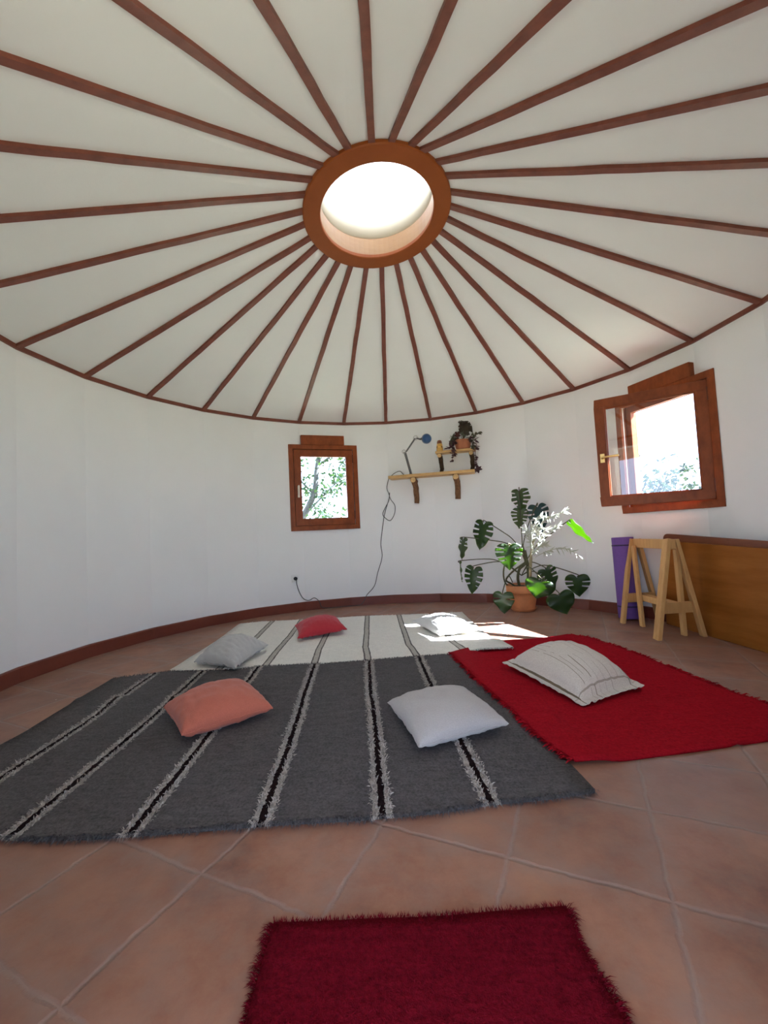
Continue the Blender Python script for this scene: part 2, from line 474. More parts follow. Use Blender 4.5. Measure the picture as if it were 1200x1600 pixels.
for i in range(NR):
    a, b = eave_pt(i), inner_pt(i)
    d = (b - a).normalized(); sd = d.cross(Vector((0, 0, 1))).normalized(); nn = sd.cross(d)
    if nn.z > 0: nn = -nn
    m = MB(); rr = random.Random(i); ns = 14; pv = []
    for k in range(ns + 1):
        t = k / ns; p = a + (b - a) * t + nn * .009
        p += sd * (rr.uniform(-.0022, .0022) if 0 < k < ns else 0)
        hw = .0195 + rr.uniform(-.001, .001)
        pv.append([p + sd * s1 * hw + nn * s2 * .010 for s1, s2 in ((-1, -1), (1, -1), (1, 1), (-1, 1))])
    m.v = [q for r4 in pv for q in r4]
    for k in range(ns):
        for j in range(4):
            j2 = (j + 1) % 4; m.f.append([k * 4 + j, k * 4 + j2, k * 4 + 4 + j2, k * 4 + 4 + j]); m.m.append(0)
    m.f += [[0, 1, 2, 3], [ns * 4 + 3, ns * 4 + 2, ns * 4 + 1, ns * 4]]; m.m += [0, 0]
    structure(m.build('trim_%d' % (i + 1), M_trim))
m = MB()
for i in range(NR):
    a, b = eave_pt(i, RAD - .008, EAVE - .010), eave_pt(i + 1, RAD - .008, EAVE - .010)
    m.bar(a, b, .032, .018, (0, 0, 1))
structure(m.build('trim_29', M_trim))

m = MB()
azl = []
for i in range(NR):
    for t in (0, .5): azl.append(AZ0[i] + t * ((AZ0[(i + 1) % NR] - AZ0[i]) % (2 * PI)))
dlo, dhi = D2(180 - 12.2), D2(180 + 12.2)
seq = sorted([a % (2 * PI) for a in azl if not dlo < a % (2 * PI) < dhi] + [dlo, dhi])
k0 = seq.index(dhi); seq = seq[k0:] + seq[:k0]
prof = [(0, 0.0), (.018, 0.0), (.018, .093), (.012, .101), (0, .101)]
for a in seq:
    for off, z in prof: m.v.append(wall_pt(a, off, z))
P = len(prof)
for k in range(len(seq) - 1):
    for j in range(P - 1):
        m.f.append([k * P + j, (k + 1) * P + j, (k + 1) * P + j + 1, k * P + j + 1]); m.m.append(0)
structure(m.build('baseboard_round', M_base))

# unseen canopy added behind the viewer, keeps steep sky light off the near floor
m = MB(); m.box((0, -3.8, 2.28), (5.0, 2.00, .06)); structure(m.build('trim_30', M_trim))

# skylight
sk = structure(bpy.data.objects.new('window_3', None)); COL.objects.link(sk); sk.location = hub(0, 0, 0)
def hub_lathe(prof, n=64, close=True):
    m = MB(); P = len(prof)
    for q in range(n):
        for r, h in prof: m.v.append(hub(r, 2 * PI * q / n, h))
    for q in range(n):
        q2 = (q + 1) % n
        for k in range(P if close else P - 1):
            k2 = (k + 1) % P
            m.f.append([q * P + k, q * P + k2, q2 * P + k2, q2 * P + k]); m.m.append(0)
    return m
hub_lathe([(.500, .07), (.502, -.004), (.496, -.010), (.390, -.010), (.385, -.004), (.385, .018), (.405, .018), (.405, .07)]).build('ring_frame', M_ring, sk)
hub_lathe([(.394, .018), (.394, .150), (.425, .150), (.425, .018)]).build('wooden_liner', M_liner, sk)
hub_lathe([(.397, .158), (.397, .38), (.47, .38), (.54, .02), (.50, .02), (.43, .158)]).build('shaft_lining', M_shaft, sk, True)
dome = [(.46 * cos(a * PI / 24), .38 + .16 * sin(a * PI / 24)) for a in range(0, 13)]
hub_lathe(dome, close=False).build('dome_cover', M_dome, sk, True)

# windows
def window(n, p_left, p_right, z0, z1, angle, handle_m):
    pl, pr = Vector((*p_left, 0)), Vector((*p_right, 0))
    u = (pr - pl).normalized(); nn = Vector((u.y, -u.x, 0))
    if nn.dot(-pl) < 0: nn = -nn
    W = (pr - pl).length; H = z1 - z0; c = (pl + pr) / 2
    e = structure(bpy.data.objects.new('window_%d' % n, None)); COL.objects.link(e); e.location = (c.x, c.y, z0)
    def P(a, d, z): return c + u * a + nn * d + Vector((0, 0, z))
    B = Matrix((u, nn, Vector((0, 0, 1)))).transposed().to_3x3()
    def fr(m, w, h, bw, d0, d1, a0=0, zc=0, hinge=None, mi=0):
        for ca, cz, sw, sh in ((0, h / 2 - bw / 2, w, bw), (0, -h / 2 + bw / 2, w, bw), (-w / 2 + bw / 2, 0, bw, h - 2 * bw), (w / 2 - bw / 2, 0, bw, h - 2 * bw)):
            ctr = P(a0 + ca, (d0 + d1) / 2, zc + cz); Mx = B
            if hinge: ctr = hinge(ctr); Mx = hinge.R @ B
            m.box(ctr, (sw, d1 - d0, sh), Mx, mi)
    zc = (z0 + z1) / 2
    m = MB(); fr(m, W, H, .055, -.06, .022, 0, zc); fr(m, W - .09, H - .09, .062, -.085, -.042, 0, zc)
    fr(m, W - .05, H - .05, .05, -.15, -.05, 0, zc)
    bevel(m.build('window_frame', M_frame, e), .004)
    sw, sh = W - .122, H - .122
    if angle:
        hp = P(W / 2 - .0595, .016, 0)
        class Hg:
            R = Matrix.Rotation(angle, 3, 'Z')
            def __call__(s, p): return hp + s.R @ (Vector(p) - hp)
        hg = Hg()
    else:
        class Hg:
            R = Matrix.Identity(3)
            def __call__(s, p): return Vector(p)
        hg = Hg()
    m = MB(); fr(m, sw, sh, .075, -.040, .012, 0, zc, hg); fr(m, sw - .14, sh - .14, .014, -.025, .002, 0, zc, hg)
    s = bevel(m.build('sash', M_frame, e), .005)
    m = MB(); m.box(hg(P(0, -.012, zc)), (sw - .15, .006, sh - .15), hg.R @ B); m.build('glass_pane', M_glass, s)
    hx = -sw / 2 + .036; hz = zc - .05
    m = MB()
    if n == 1:
        m.box(hg(P(hx + .008, .020, hz)), (.024, .016, .14), hg.R @ B)
        m.box(hg(P(hx + .008, .036, hz + .02)), (.018, .018, .11), hg.R @ B)
    else:
        m.box(hg(P(hx, .017, hz)), (.034, .010, .075), hg.R @ B)
        m.tube([hg(P(hx, .02, hz)), hg(P(hx, .055, hz)), hg(P(hx + .05, .058, hz + .004)), hg(P(hx + .125, .056, hz + .006))], [.011, .010, .009, .010], 10)
    bevel(m.build('handle', handle_m, s), .003)
    m = MB(); m.tube([hg(P(sw / 2 + .004, .014, zc - sh / 2 + .06)), hg(P(sw / 2 + .004, .014, zc - sh / 2 + .16))], .008, 10)
    m.tube([hg(P(sw / 2 + .004, .014, zc + sh / 2 - .06)), hg(P(sw / 2 + .004, .014, zc + sh / 2 - .16))], .008, 10)
    m.build('hinge', M_frame_dark, s)
    m = MB(); m.box(P(-.005, -.015, z1 + .056), (W * .63, .09, .118), B)
    bevel(m.build('lintel_board', M_frame, e), .006)
    return e
window(1, (-1.180, 2.203), (-.384, 2.471), .940, 1.977, 0, M_ivory)
window(2, (2.186, 1.207), (2.474, .362), .940, 1.977, D2(38.7), M_brass)

# ------------------------------------------------------------------ rugs
def lerp_poly(pl, t):
    L = [0]
    for a, b in zip(pl, pl[1:]): L.append(L[-1] + math.hypot(b[0] - a[0], b[1] - a[1]))
    d = t * L[-1]
    for k in range(len(pl) - 1):
        if d <= L[k + 1] + 1e-9:
            f = (d - L[k]) / max(1e-9, L[k + 1] - L[k])
            return Vector((pl[k][0] + (pl[k + 1][0] - pl[k][0]) * f, pl[k][1] + (pl[k + 1][1] - pl[k][1]) * f))
    return Vector(pl[-1])
class Rug:
    def __init__(s, bottom, top, left, right, zf, th):
        s.b, s.t, s.l, s.r, s.zf, s.th = bottom, top, left, right, zf, th
        s.c = [Vector(bottom[0]), Vector(bottom[-1]), Vector(top[0]), Vector(top[-1])]
    def xy(s, u, v):
        c = s.c
        return (lerp_poly(s.b, u) * (1 - v) + lerp_poly(s.t, u) * v + lerp_poly(s.l, v) * (1 - u) + lerp_poly(s.r, v) * u
                - (c[0] * (1 - u) * (1 - v) + c[1] * u * (1 - v) + c[2] * (1 - u) * v + c[3] * u * v))
    def pt(s, u, v, top=True):
        p = s.xy(u, v); z = s.zf(p.x, p.y)
        z += s.th + .0025 * noise.noise((p.x * 9, p.y * 9, s.th * 50)) if top else .0005
        return Vector((p.x, p.y, z))
    def build(s, name, us, mats, cols, nv, jag=0.0):
        """us: sorted breakpoints across, cols: material of each strip between them"""
        m = MB(); n = len(us); rr = random.Random(n)
        wob = [[(rr.uniform(-1, 1) * jag if 0 < i < n - 1 else 0) for i in range(n)] for _ in range(nv + 1)]
        for top in (True, False):
            for j in range(nv + 1):
                for i in range(n): m.v.append(s.pt(us[i] + wob[j][i] * (1 if cols_edge(cols, i) else 0), j / nv, top))
        o = n * (nv + 1)
        for j in range(nv):
            for i in range(n - 1):
                a = j * n + i
                m.f.append([a, a + 1, a + n + 1, a + n]); m.m.append(cols[i])
                m.f.append([o + a, o + a + n, o + a + n + 1, o + a + 1]); m.m.append(cols[i])
        for i in range(n - 1):
            m.f.append([i, o + i, o + i + 1, i + 1]); m.m.append(cols[i])
            a = nv * n + i; m.f.append([a, a + 1, o + a + 1, o + a]); m.m.append(cols[i])
        for j in range(nv):
            a = j * n; m.f.append([a, a + n, o + a + n, o + a]); m.m.append(cols[0])
            a = j * n + n - 1; m.f.append([a, o + a, o + a + n, a + n]); m.m.append(cols[-1])
        return m.build(name, mats, None, True)
def cols_edge(cols, i): return 0 < i < len(cols) and cols[i] != cols[i - 1]
def strand(m, p, d, L, wdt, mi=0, droop=.4):
    d = Vector(d).normalized(); sd = d.cross(Vector((0, 0, 1)))
    if sd.length < .1: sd = Vector((1, 0, 0))
    a = random.uniform(-1.2, 1.2); sd = (Matrix.Rotation(a, 3, d) @ sd.normalized()) * wdt / 2
    q = p + d * L * .55; t = p + d * L + Vector((0, 0, -L * droop))
    if t.z < p.z - .012: t.z = p.z - .012
    t.z = max(t.z, .001); q.z = max(q.z, .0015)
    m.add([p - sd, p + sd, q + sd * .9, q - sd * .9, t], [(0, 1, 2, 3), (3, 2, 4)], mi)

def stripes(centres, spec, base=0, sub=10):
    us, cols = [0.0], []
    def fill(to):
        a = us[-1]; k = max(1, int(round((to - a) * sub * 3)))
        for j in range(1, k + 1): us.append(a + (to - a) * j / k); cols.append(base)
    for c in centres:
        x = c - sum(wd for wd, _ in spec) / 2
        fill(x)
        for wd, mi in spec: x += wd; us.append(x); cols.append(mi)
    fill(1.0)
    return us, cols

# charcoal rug
def z_grey(x, y):
    z = .0
    z += .016 * math.exp(-((x + 1.60 - .25 * (y + .45)) / .10) ** 2 - ((y + .45) / .08) ** 2)
    z += .008 * math.exp(-((y + .47 + .05 * x) / .035) ** 2) * (1 if x < -.3 else math.exp(-((x + .3) / .3) ** 2))
    z += .010 * math.exp(-((x - .38) / .20) ** 2 - ((y + .36) / .04) ** 2)
    return z
grey = Rug([(-1.76, -1.49), (-1.5, -1.47), (-1.216, -1.477), (-1.089, -1.489), (-.916, -1.49), (-.636, -1.475), (-.41, -1.46), (-.141, -1.452), (.113, -1.432), (.266, -1.404), (.44, -1.389), (.613, -1.362)],
           [(-1.85, -.019), (-1.761, .007), (-1.527, .075), (-1.279, .058), (-1.042, .053), (-.953, .100), (-.577, .105), (-.493, .099), (-.216, .130), (.137, .175), (.367, .190), (.49, .20)],
           [(-1.76, -1.49), (-1.773, -.884), (-1.775, -.738), (-1.819, -.341), (-1.85, -.019)],
           [(.613, -1.362), (.575, -.9), (.52, -.4), (.49, .20)], z_grey, .011)
GS = [.106, .242, .397, .557, .711, .855]
us, cols = stripes(GS, [(.0075, 2), (.0092, 1), (.0075, 2)], 0, 10)
o = grey.build('striped_rug', us, [M_rug_grey, M_rug_dark, M_rug_light], cols, 150, .0017)
tag(o, 'large charcoal wool rug with six dark stripes edged in oatmeal tufts', 'rug')
m = MB(); rn = random.Random(3)
for c in GS:
    for sgn in (-1, 1):
        for k in range(1150):
            v = rn.random(); u = c + sgn * (.0042 + rn.random() * .0095)
            p = grey.pt(u, v); p.z -= .002
            d = Vector((sgn * rn.uniform(-.6, 1.2), rn.uniform(-1, 1), rn.uniform(.3, 1.0)))
            strand(m, p, d, rn.uniform(.008, .022), .0036, 0 if rn.random() < .65 else 1, .2)
f = m.build('tufted_edging', [M_rug_light, M_rug_pale], o); f['kind'] = 'stuff'; f['label'] = 'oatmeal tufts along the dark stripes'
m = MB()
for k in range(3000):
    u = rn.random(); p = grey.pt(u, 0); p.z = rn.uniform(.004, .012); inset = rn.uniform(0, .012)
    p.y += inset
    mi = 1 if min(abs(u - c) for c in GS) < .012 and min(abs(u - c) for c in GS) > .0045 else 0
    strand(m, p, (rn.uniform(-.7, .7), -1, rn.uniform(0, .9)), rn.uniform(.012, .034), .003, mi)
for k in range(1700):
    u = rn.random(); p = grey.pt(u, 1); p.z = rn.uniform(.004, .012)
    strand(m, p, (rn.uniform(-.8, .8), 1, rn.uniform(.1, 1)), rn.uniform(.008, .026), .0035, 0)
for k in range(1800):
    p = grey.pt(rn.random(), rn.random() * .55); p.z -= .002
    strand(m, p, (rn.uniform(-1, 1), rn.uniform(-1, .6), rn.uniform(.3, .8)), rn.uniform(.006, .013), .0022, 0, .1)
f = m.build('fringe', [M_rug_grey, M_rug_light], o); f['kind'] = 'stuff'

# red rug
def sstep(a, b, x):
    t = max(0, min(1, (x - a) / (b - a))); return t * t * (3 - 2 * t)
def z_red(x, y):
    z = .0135 * (1 - sstep(.60, .72, x + .13 * (y + .5)))
    z += .004 * math.exp(-((y + .78 - .02 * x) / .03) ** 2) + .007 * math.exp(-((x + y * .25 - .98) / .02) ** 2) * (1 if y < -.55 else 0)
    return z
red = Rug([(.618, -1.205), (.76, -1.195), (1.137, -1.139), (1.39, -1.095), (1.735, -1.04)],
          [(.375, .206), (.731, .455), (.88, .505), (1.157, .534), (1.34, .602)],
          [(.618, -1.205), (.565, -1.044), (.522, -.749), (.444, -.326), (.375, .206)],
          [(1.735, -1.04), (1.663, -.787), (1.629, -.619), (1.591, -.356), (1.571, -.062), (1.512, .234), (1.45, .481), (1.408, .555), (1.34, .602)], z_red, .010)
us = [k / 40 for k in range(41)]
o = red.build('red_rug', us, [M_rug_red], [0] * 40, 50)
tag(o, 'bright red woven rug under the beige striped cushion, overlapping the charcoal rug', 'rug')
m = MB()
for (uu, dx, n) in ((0, -1, 650), (1, 1, 700)):
    for k in range(n):
        v = rn.random()
        if noise.noise((v * 14, uu * 7, 3)) < -.15 and rn.random() < .75: continue
        p = red.pt(uu, v); p.z -= rn.uniform(.001, .008)
        strand(m, p, (dx, rn.uniform(-.6, .6) - .15 * dx, rn.uniform(-.1, .5)), rn.uniform(.016, .045), .006, 0, .35)
f = m.build('fringe', M_rug_red, o); f['kind'] = 'stuff'

# cream rug
def z_cream(x, y): return .024 * sstep(.42, .60, x) * (1 - sstep(.42, .60, y - .25 * (x - .8))) + .008 * (1 - sstep(.09, .2, y - .02 * x))*0
cream = Rug([(-1.54, .112), (-1.30, .085), (-1.05, .085), (-.953, .122), (-.577, .128), (-.493, .118), (-.216, .146), (.137, .190), (.40, .215), (.60, .222), (.807, .222)],
            [(-1.60, 1.57), (-1.381, 1.644), (-.982, 1.654), (-.319, 1.69), (.15, 1.665), (.696, 1.675)],
            [(-1.54, .112), (-1.543, .434), (-1.546, .911), (-1.60, 1.57)],
            [(.807, .222), (.775, .40), (.747, .519), (.71, 1.1), (.696, 1.675)], z_cream, .012)
CS = [.146, .278, .418, .572, .715, .862]
us, cols = stripes(CS, [(.0042, 2), (.0135, 1), (.0042, 2)], 0, 10)
o = cream.build('striped_rug', us, [M_rug_cream, M_rug_mid, M_rug_line], cols, 60, .0006)
tag(o, 'cream wool rug with six grey line-edged stripes, nearest the far wall', 'rug')
m = MB()
for k in range(900):
    u = rn.random(); p = cream.pt(u, 0); p.z -= rn.uniform(.002, .009)
    strand(m, p, (rn.uniform(-.6, .6), -1, rn.uniform(-.1, .4)), rn.uniform(.006, .022), .004, 0 if u < .75 else rn.choice((0, 1)), .4)
for k in range(700):
    u = rn.random(); p = cream.pt(u, 1); p.z -= rn.uniform(.002, .009)
    strand(m, p, (rn.uniform(-.6, .6), 1, rn.uniform(-.1, .6)), rn.uniform(.01, .03), .005, 0, .4)
f = m.build('fringe', [M_rug_cream, M_rug_line], o); f['kind'] = 'stuff'

# small red mat
mat_r = Rug([(-.315, -2.42), (.375, -2.43)], [(-.303, -1.791), (0.02, -1.79), (.351, -1.775)],
            [(-.315, -2.42), (-.300, -1.98), (-.303, -1.791)], [(.375, -2.43), (.365, -2.05), (.352, -1.93), (.343, -1.85), (.351, -1.775)], lambda x, y: 0, .012)
us = [k / 24 for k in range(25)]
o = mat_r.build('doormat', us, [M_mat_red], [0] * 24, 24)
tag(o, 'small deep red fluffy mat on the bare tiles nearest the viewer', 'mat')
m = MB()
for k in range(900):
    p = mat_r.pt(rn.random(), 1); p.z -= rn.uniform(.001, .008)
    strand(m, p, (rn.uniform(-.5, .5), .7, rn.uniform(.2, 1)), rn.uniform(.006, .016), .0015, 0, .1)
for (uu, dx) in ((0, -1), (1, 1)):
    for k in range(1500):
        v = rn.random(); p = mat_r.pt(uu, v); p.z -= rn.uniform(.001, .010)
        ln = rn.uniform(.008, .022) * (1.6 if noise.noise((v * 9, uu * 5, 1)) > .1 else 1)
        strand(m, p, (dx, rn.uniform(-.8, .8), rn.uniform(0, .8)), ln, .0015, 0, .3)
for k in range(7000):
    p = mat_r.pt(rn.random(), .25 + .75 * rn.random()); p.z -= .001
    strand(m, p, (rn.uniform(-1, 1), rn.uniform(-1, 1), rn.uniform(.6, 1.4)), rn.uniform(.004, .009), .0014, 0, .05)
f = m.build('pile', M_mat_red, o); f['kind'] = 'stuff'

# ------------------------------------------------------------------ cushions
def pillow(name, label, corners, zc, T, mat, z_floor, pinch=.06, flange=0, seed=1, low=.75, power=.42, wr=.006):
    c = [Vector(p) for p in corners]   # order: (-,-),(+,-),(+,+),(-,+)
    if not isinstance(zc, (list, tuple)): zc = [zc] * 4
    N = 44; m = MB(); uv = []
    e = thing(name, label, 'cushion', (sum(p.x for p in c) / 4, sum(p.y for p in c) / 4, z_floor))
    def P(u, v, top):
        uu = u * (1 - pinch * (1 - v * v) * abs(u)); vv = v * (1 - pinch * (1 - u * u) * abs(v))
        a, b = (uu + 1) / 2, (vv + 1) / 2
        xy = c[0] * (1 - a) * (1 - b) + c[1] * a * (1 - b) + c[2] * a * b + c[3] * (1 - a) * b
        z0 = zc[0] * (1 - a) * (1 - b) + zc[1] * a * (1 - b) + zc[2] * a * b + zc[3] * (1 - a) * b
        fu, fv = u, v
        if flange:
            k = 1 - flange
            fu = max(-1, min(1, u / k)); fv = max(-1, min(1, v / k))
        h = (max(0, (1 - fu * fu)) * max(0, (1 - fv * fv))) ** power
        edge = max(abs(u), abs(v)) ** 4
        wv = noise.noise((u * 3 * seed, v * 3, seed)) * wr + edge * noise.noise((u * 9 + seed, v * 9, 2.2)) * wr * 1.6
        zmid = z0 + (h * T * .12)
        if top: z = zmid + T * h + wv * (0.3 + h) + .002
        else: z = zmid - T * low * h - .002 + wv * edge
        return Vector((xy.x, xy.y, max(z, z_floor + (.0025 if top else 0))))
    n = N + 1
    for top in (True, False):
        for j in range(n):
            for i in range(n):
                # denser near the edges
                u = sin((i / N * 2 - 1) * PI / 2); v = sin((j / N * 2 - 1) * PI / 2)
                m.v.append(P(u, v, top)); uv.append(((u + 1) / 2, (v + 1) / 2))
    o = n * n
    for j in range(N):
        for i in range(N):
            a = j * n + i
            m.f.append([a, a + 1, a + n + 1, a + n]); m.m.append(0)
            m.f.append([o + a, o + a + n, o + a + n + 1, o + a + 1]); m.m.append(0)
    rim = [i for i in range(N)] + [j * n + N for j in range(N)] + [N * n + i for i in range(N, 0, -1)] + [j * n for j in range(N, 0, -1)]
    for k in range(len(rim)):
        a, b = rim[k], rim[(k + 1) % len(rim)]
        m.f.append([a, o + a, o + b, b]); m.m.append(0)
    m.uv = uv
    m.build('cushion_cover', mat, e, True)
    # piped seam round the edge
    sm = MB(); pts = []
    for k in rim: pts.append((m.v[k] + m.v[o + k]) / 2)
    for p in pts: p.z = max(p.z, z_floor + .003)
    sm.tube(pts + [pts[0]], .0024, 6, 0, False); sm.build('seam', mat, e, True)
    return e
G = .0125
pillow('cushion', 'plain light grey cushion on the charcoal rug beside the red rug', [(.066, -1.135), (.446, -.975), (.318, -.575), (-.055, -.722)], [.052, .055, .060, .060], .072, M_pgrey, G, .055, 0, 1)
pillow('cushion', 'terracotta orange oblong cushion on the charcoal rug', [(-.920, -.965), (-.607, -.716), (-.875, -.365), (-1.160, -.664)], [.055, .058, .065, .060], .088, M_porange, G, .05, 0, 2, wr=.008)
pillow('cushion', 'beige striped cushion with a flat flanged border on the red rug', [(.848, -.762), (1.234, -.582), (1.135, .09), (.638, -.155)], [.026, .036, .055, .050], .125, M_pstripe, .010, .03, .14, 3, .40, .36, .008)
pillow('cushion', 'plump grey cushion at the left end of the cream rug', [(-1.045, -.025), (-.975, .475), (-1.32, .55), (-1.392, .150)], [.045, .060, .075, .050], .105, M_pfar, .013, .10, 0, 4, .5, .5, .012)
pillow('cushion', 'crimson red cushion on the cream rug, near the far wall', [(-.800, .695), (-.420, .905), (-.545, 1.24), (-.905, 1.06)], [.045, .058, .085, .075], .085, M_pred, .013, .09, 0, 5, .5, .5, .008)
pillow('cushion', 'off-white cushion lying in the sun patch on the cream rug', [(.345, .640), (.655, .700), (.520, 1.20), (.150, 1.08)], [.035, .05, .05, .065], .080, M_pwhite, .013, .08, 0, 6, .6, .5, .008)

# ------------------------------------------------------------------ shelves on the far wall
SX = Vector((.9763, -.2164, 0)); SN = Vector((-.2164, -.9763, 0)); ZZ = Vector((0, 0, 1))
SB = Matrix((SX, SN, ZZ)).transposed()
def sp(a, d, z):
    """a: metres along the shelf, d: plane distance from the room's axis, z: height"""
    return SX * a - SN * d + Vector((0, 0, z))
def log_bracket(e, a, z_top, z_bot, bark, d_front, name='log_bracket', r=.034, d_arm=None):
    dw = math.sqrt(2.5 ** 2 - a * a) - .014
    rr = random.Random(int(a * 1000))
    m = MB()
    pts = []; rs = []
    for k in range(9):
        t = k / 8
        z = z_top - .015 - (z_top - .015 - z_bot) * t
        d = d_front + .03 + (dw - r - d_front - .03) * (1 - (1 - t) ** 2.2)
        pts.append(sp(a + rr.uniform(-.004, .004) + .012 * sin(t * 3), d, z)); rs.append(r * (1.05 - .12 * t + rr.uniform(-.05, .05)))
    m.tube(pts, rs, 12)
    b = m.build(name, bark, e, True)
    m = MB(); m.tube([sp(a, dw - .005, z_top - r), sp(a, d_front + .012, z_top - r)], [r * .9, r], 14)
    m.build('bracket_arm', bark, b, True)
    m = MB(); m.tube([sp(a, d_front + .012, z_top - r), sp(a, d_front + .006, z_top - r)], [r * .97, r * .9], 14)
    m.build('cut_end', M_cutwood, b)
# lower shelf: along from a=-.50 to .52 about the plane foot
a0, a1 = -.505, .522
e = thing('wall_shelf', 'long pale pine wall shelf on two brown log brackets, lower of the two', 'shelf', sp(0, 2.35, 1.535))
m = MB(); nseg = 14; pv = []
for k in range(nseg + 1):
    a = a0 + (a1 - a0) * k / nseg; wv = .006 * sin(k * 1.3) + .003 * sin(k * 2.9)
    for d, z in ((2.255 + wv, 1.521), (2.255 + wv * .6, 1.556), (min(2.437, math.sqrt(6.25 - a * a) - .012), 1.556), (min(2.437, math.sqrt(6.25 - a * a) - .012), 1.521)): m.v.append(sp(a, d, z))
for k in range(nseg):
    for j in range(4):
        j2 = (j + 1) % 4; m.f.append([k * 4 + j, k * 4 + j2, k * 4 + 4 + j2, k * 4 + 4 + j]); m.m.append(0)
m.f += [[0, 1, 2, 3], [nseg * 4 + 3, nseg * 4 + 2, nseg * 4 + 1, nseg * 4]]; m.m += [0, 0]
bevel(m.build('plank', M_pine, e), .005)
log_bracket(e, -.205, 1.521, 1.215, M_bark, 2.262)
log_bracket(e, .300, 1.521, 1.235, M_bark, 2.262)
# upper shelf
e = thing('wall_shelf', 'short pine wall shelf on dark log brackets, holding the potted plant', 'shelf', sp(.28, 2.37, 1.795))
m = MB(); nseg = 8
b0, b1 = .075, .545
for k in range(nseg + 1):
    a = b0 + (b1 - b0) * k / nseg; wv = .008 * sin(k * 1.7 + 1); db = math.sqrt(6.25 - a * a) - .012
    for d, z in ((2.300 + wv, 1.786), (2.296 + wv * .5, 1.812), (min(2.437, db), 1.812), (min(2.437, db), 1.786)): m.v.append(sp(a, d, z))
for k in range(nseg):
    for j in range(4):
        j2 = (j + 1) % 4; m.f.append([k * 4 + j, k * 4 + j2, k * 4 + 4 + j2, k * 4 + 4 + j]); m.m.append(0)
m.f += [[0, 1, 2, 3], [nseg * 4 + 3, nseg * 4 + 2, nseg * 4 + 1, nseg * 4]]; m.m += [0, 0]
bevel(m.build('plank', M_pine, e), .005)
log_bracket(e, .120, 1.786, 1.562, M_bark_dark, 2.31, r=.026)
log_bracket(e, .490, 1.786, 1.560, M_bark_dark, 2.31, r=.026)

# desk lamp
DL = 2.37
def lp(a, z, d=DL): return sp(a, d, z)
def along(x, y): return SX.dot(Vector((x, y, 0)))
ab = along(.275, 2.367)
e = thing('desk_lamp', 'jointed grey desk lamp with a round blue head on the lower shelf', 'lamp', lp(ab, 1.556))
m = MB(); m.lathe([(0, 0), (.030, 0), (.030, .008), (.020, .014), (.013, .030), (.013, .045), (0, .045)], lp(ab, 1.556), 20); m.build('base', M_metal, e, False)
pA = lp(ab, 1.585); pB = lp(along(.216, 2.379), 1.85); pC = lp(along(.345, 2.351), 2.006); pD = lp(along(.43, 2.332), 1.992, DL - .01)
m = MB()
for s_ in (-1, 1): m.tube([pA + SX * .009 * s_, pB + SX * .009 * s_], .006, 8)
m.tube([pA - SN * .01, pB - SN * .01], .004, 6); m.build('lower_arm', M_metal, e)
m = MB(); m.tube([pB + SX * .012, pC], .007, 8); m.tube([pB + SX * .022, pC + SX * .012], .004, 6); m.build('upper_arm', M_metal, e)
def ringm(c, R, r, axis):
    m = MB(); x = Vector((0, 0, 1)); y = Vector(axis).cross(x).normalized()
    m.tube([c + (x * cos(t * PI / 10) + y * sin(t * PI / 10)) * R for t in range(21)], r, 6, 0, False); return m
ringm(pB - SX * .012 + ZZ * .006, .021, .005, SN).build('joint', M_chrome, e, True)
ringm(pC + SX * .010 + ZZ * .006, .026, .005, SN).build('joint', M_chrome, e, True)
m = MB(); m.tube([pC + SX * .02, lp(along(.41, 2.337), 1.990), pD], [.008, .011, .015], 10); m.build('neck', M_metal, e, True)
ax = (Vector((0, -2.77, .86)) - lp(along(.492, 2.319), 1.987)).normalized() + SX * .25
ax.normalize()
q = ax.to_track_quat('Z', 'Y').to_matrix()
m = MB(); prof = [(.0, .040), (.018, .039), (.030, .033), (.040, .024), (.054, .004), (.062, -.030), (.060, -.030), (.052, .002), (.038, .021), (.0, .034)]
m.lathe(prof, lp(along(.492, 2.319), 1.987), 28, 0, q); m.build('lamp_head', M_blue, e, True)

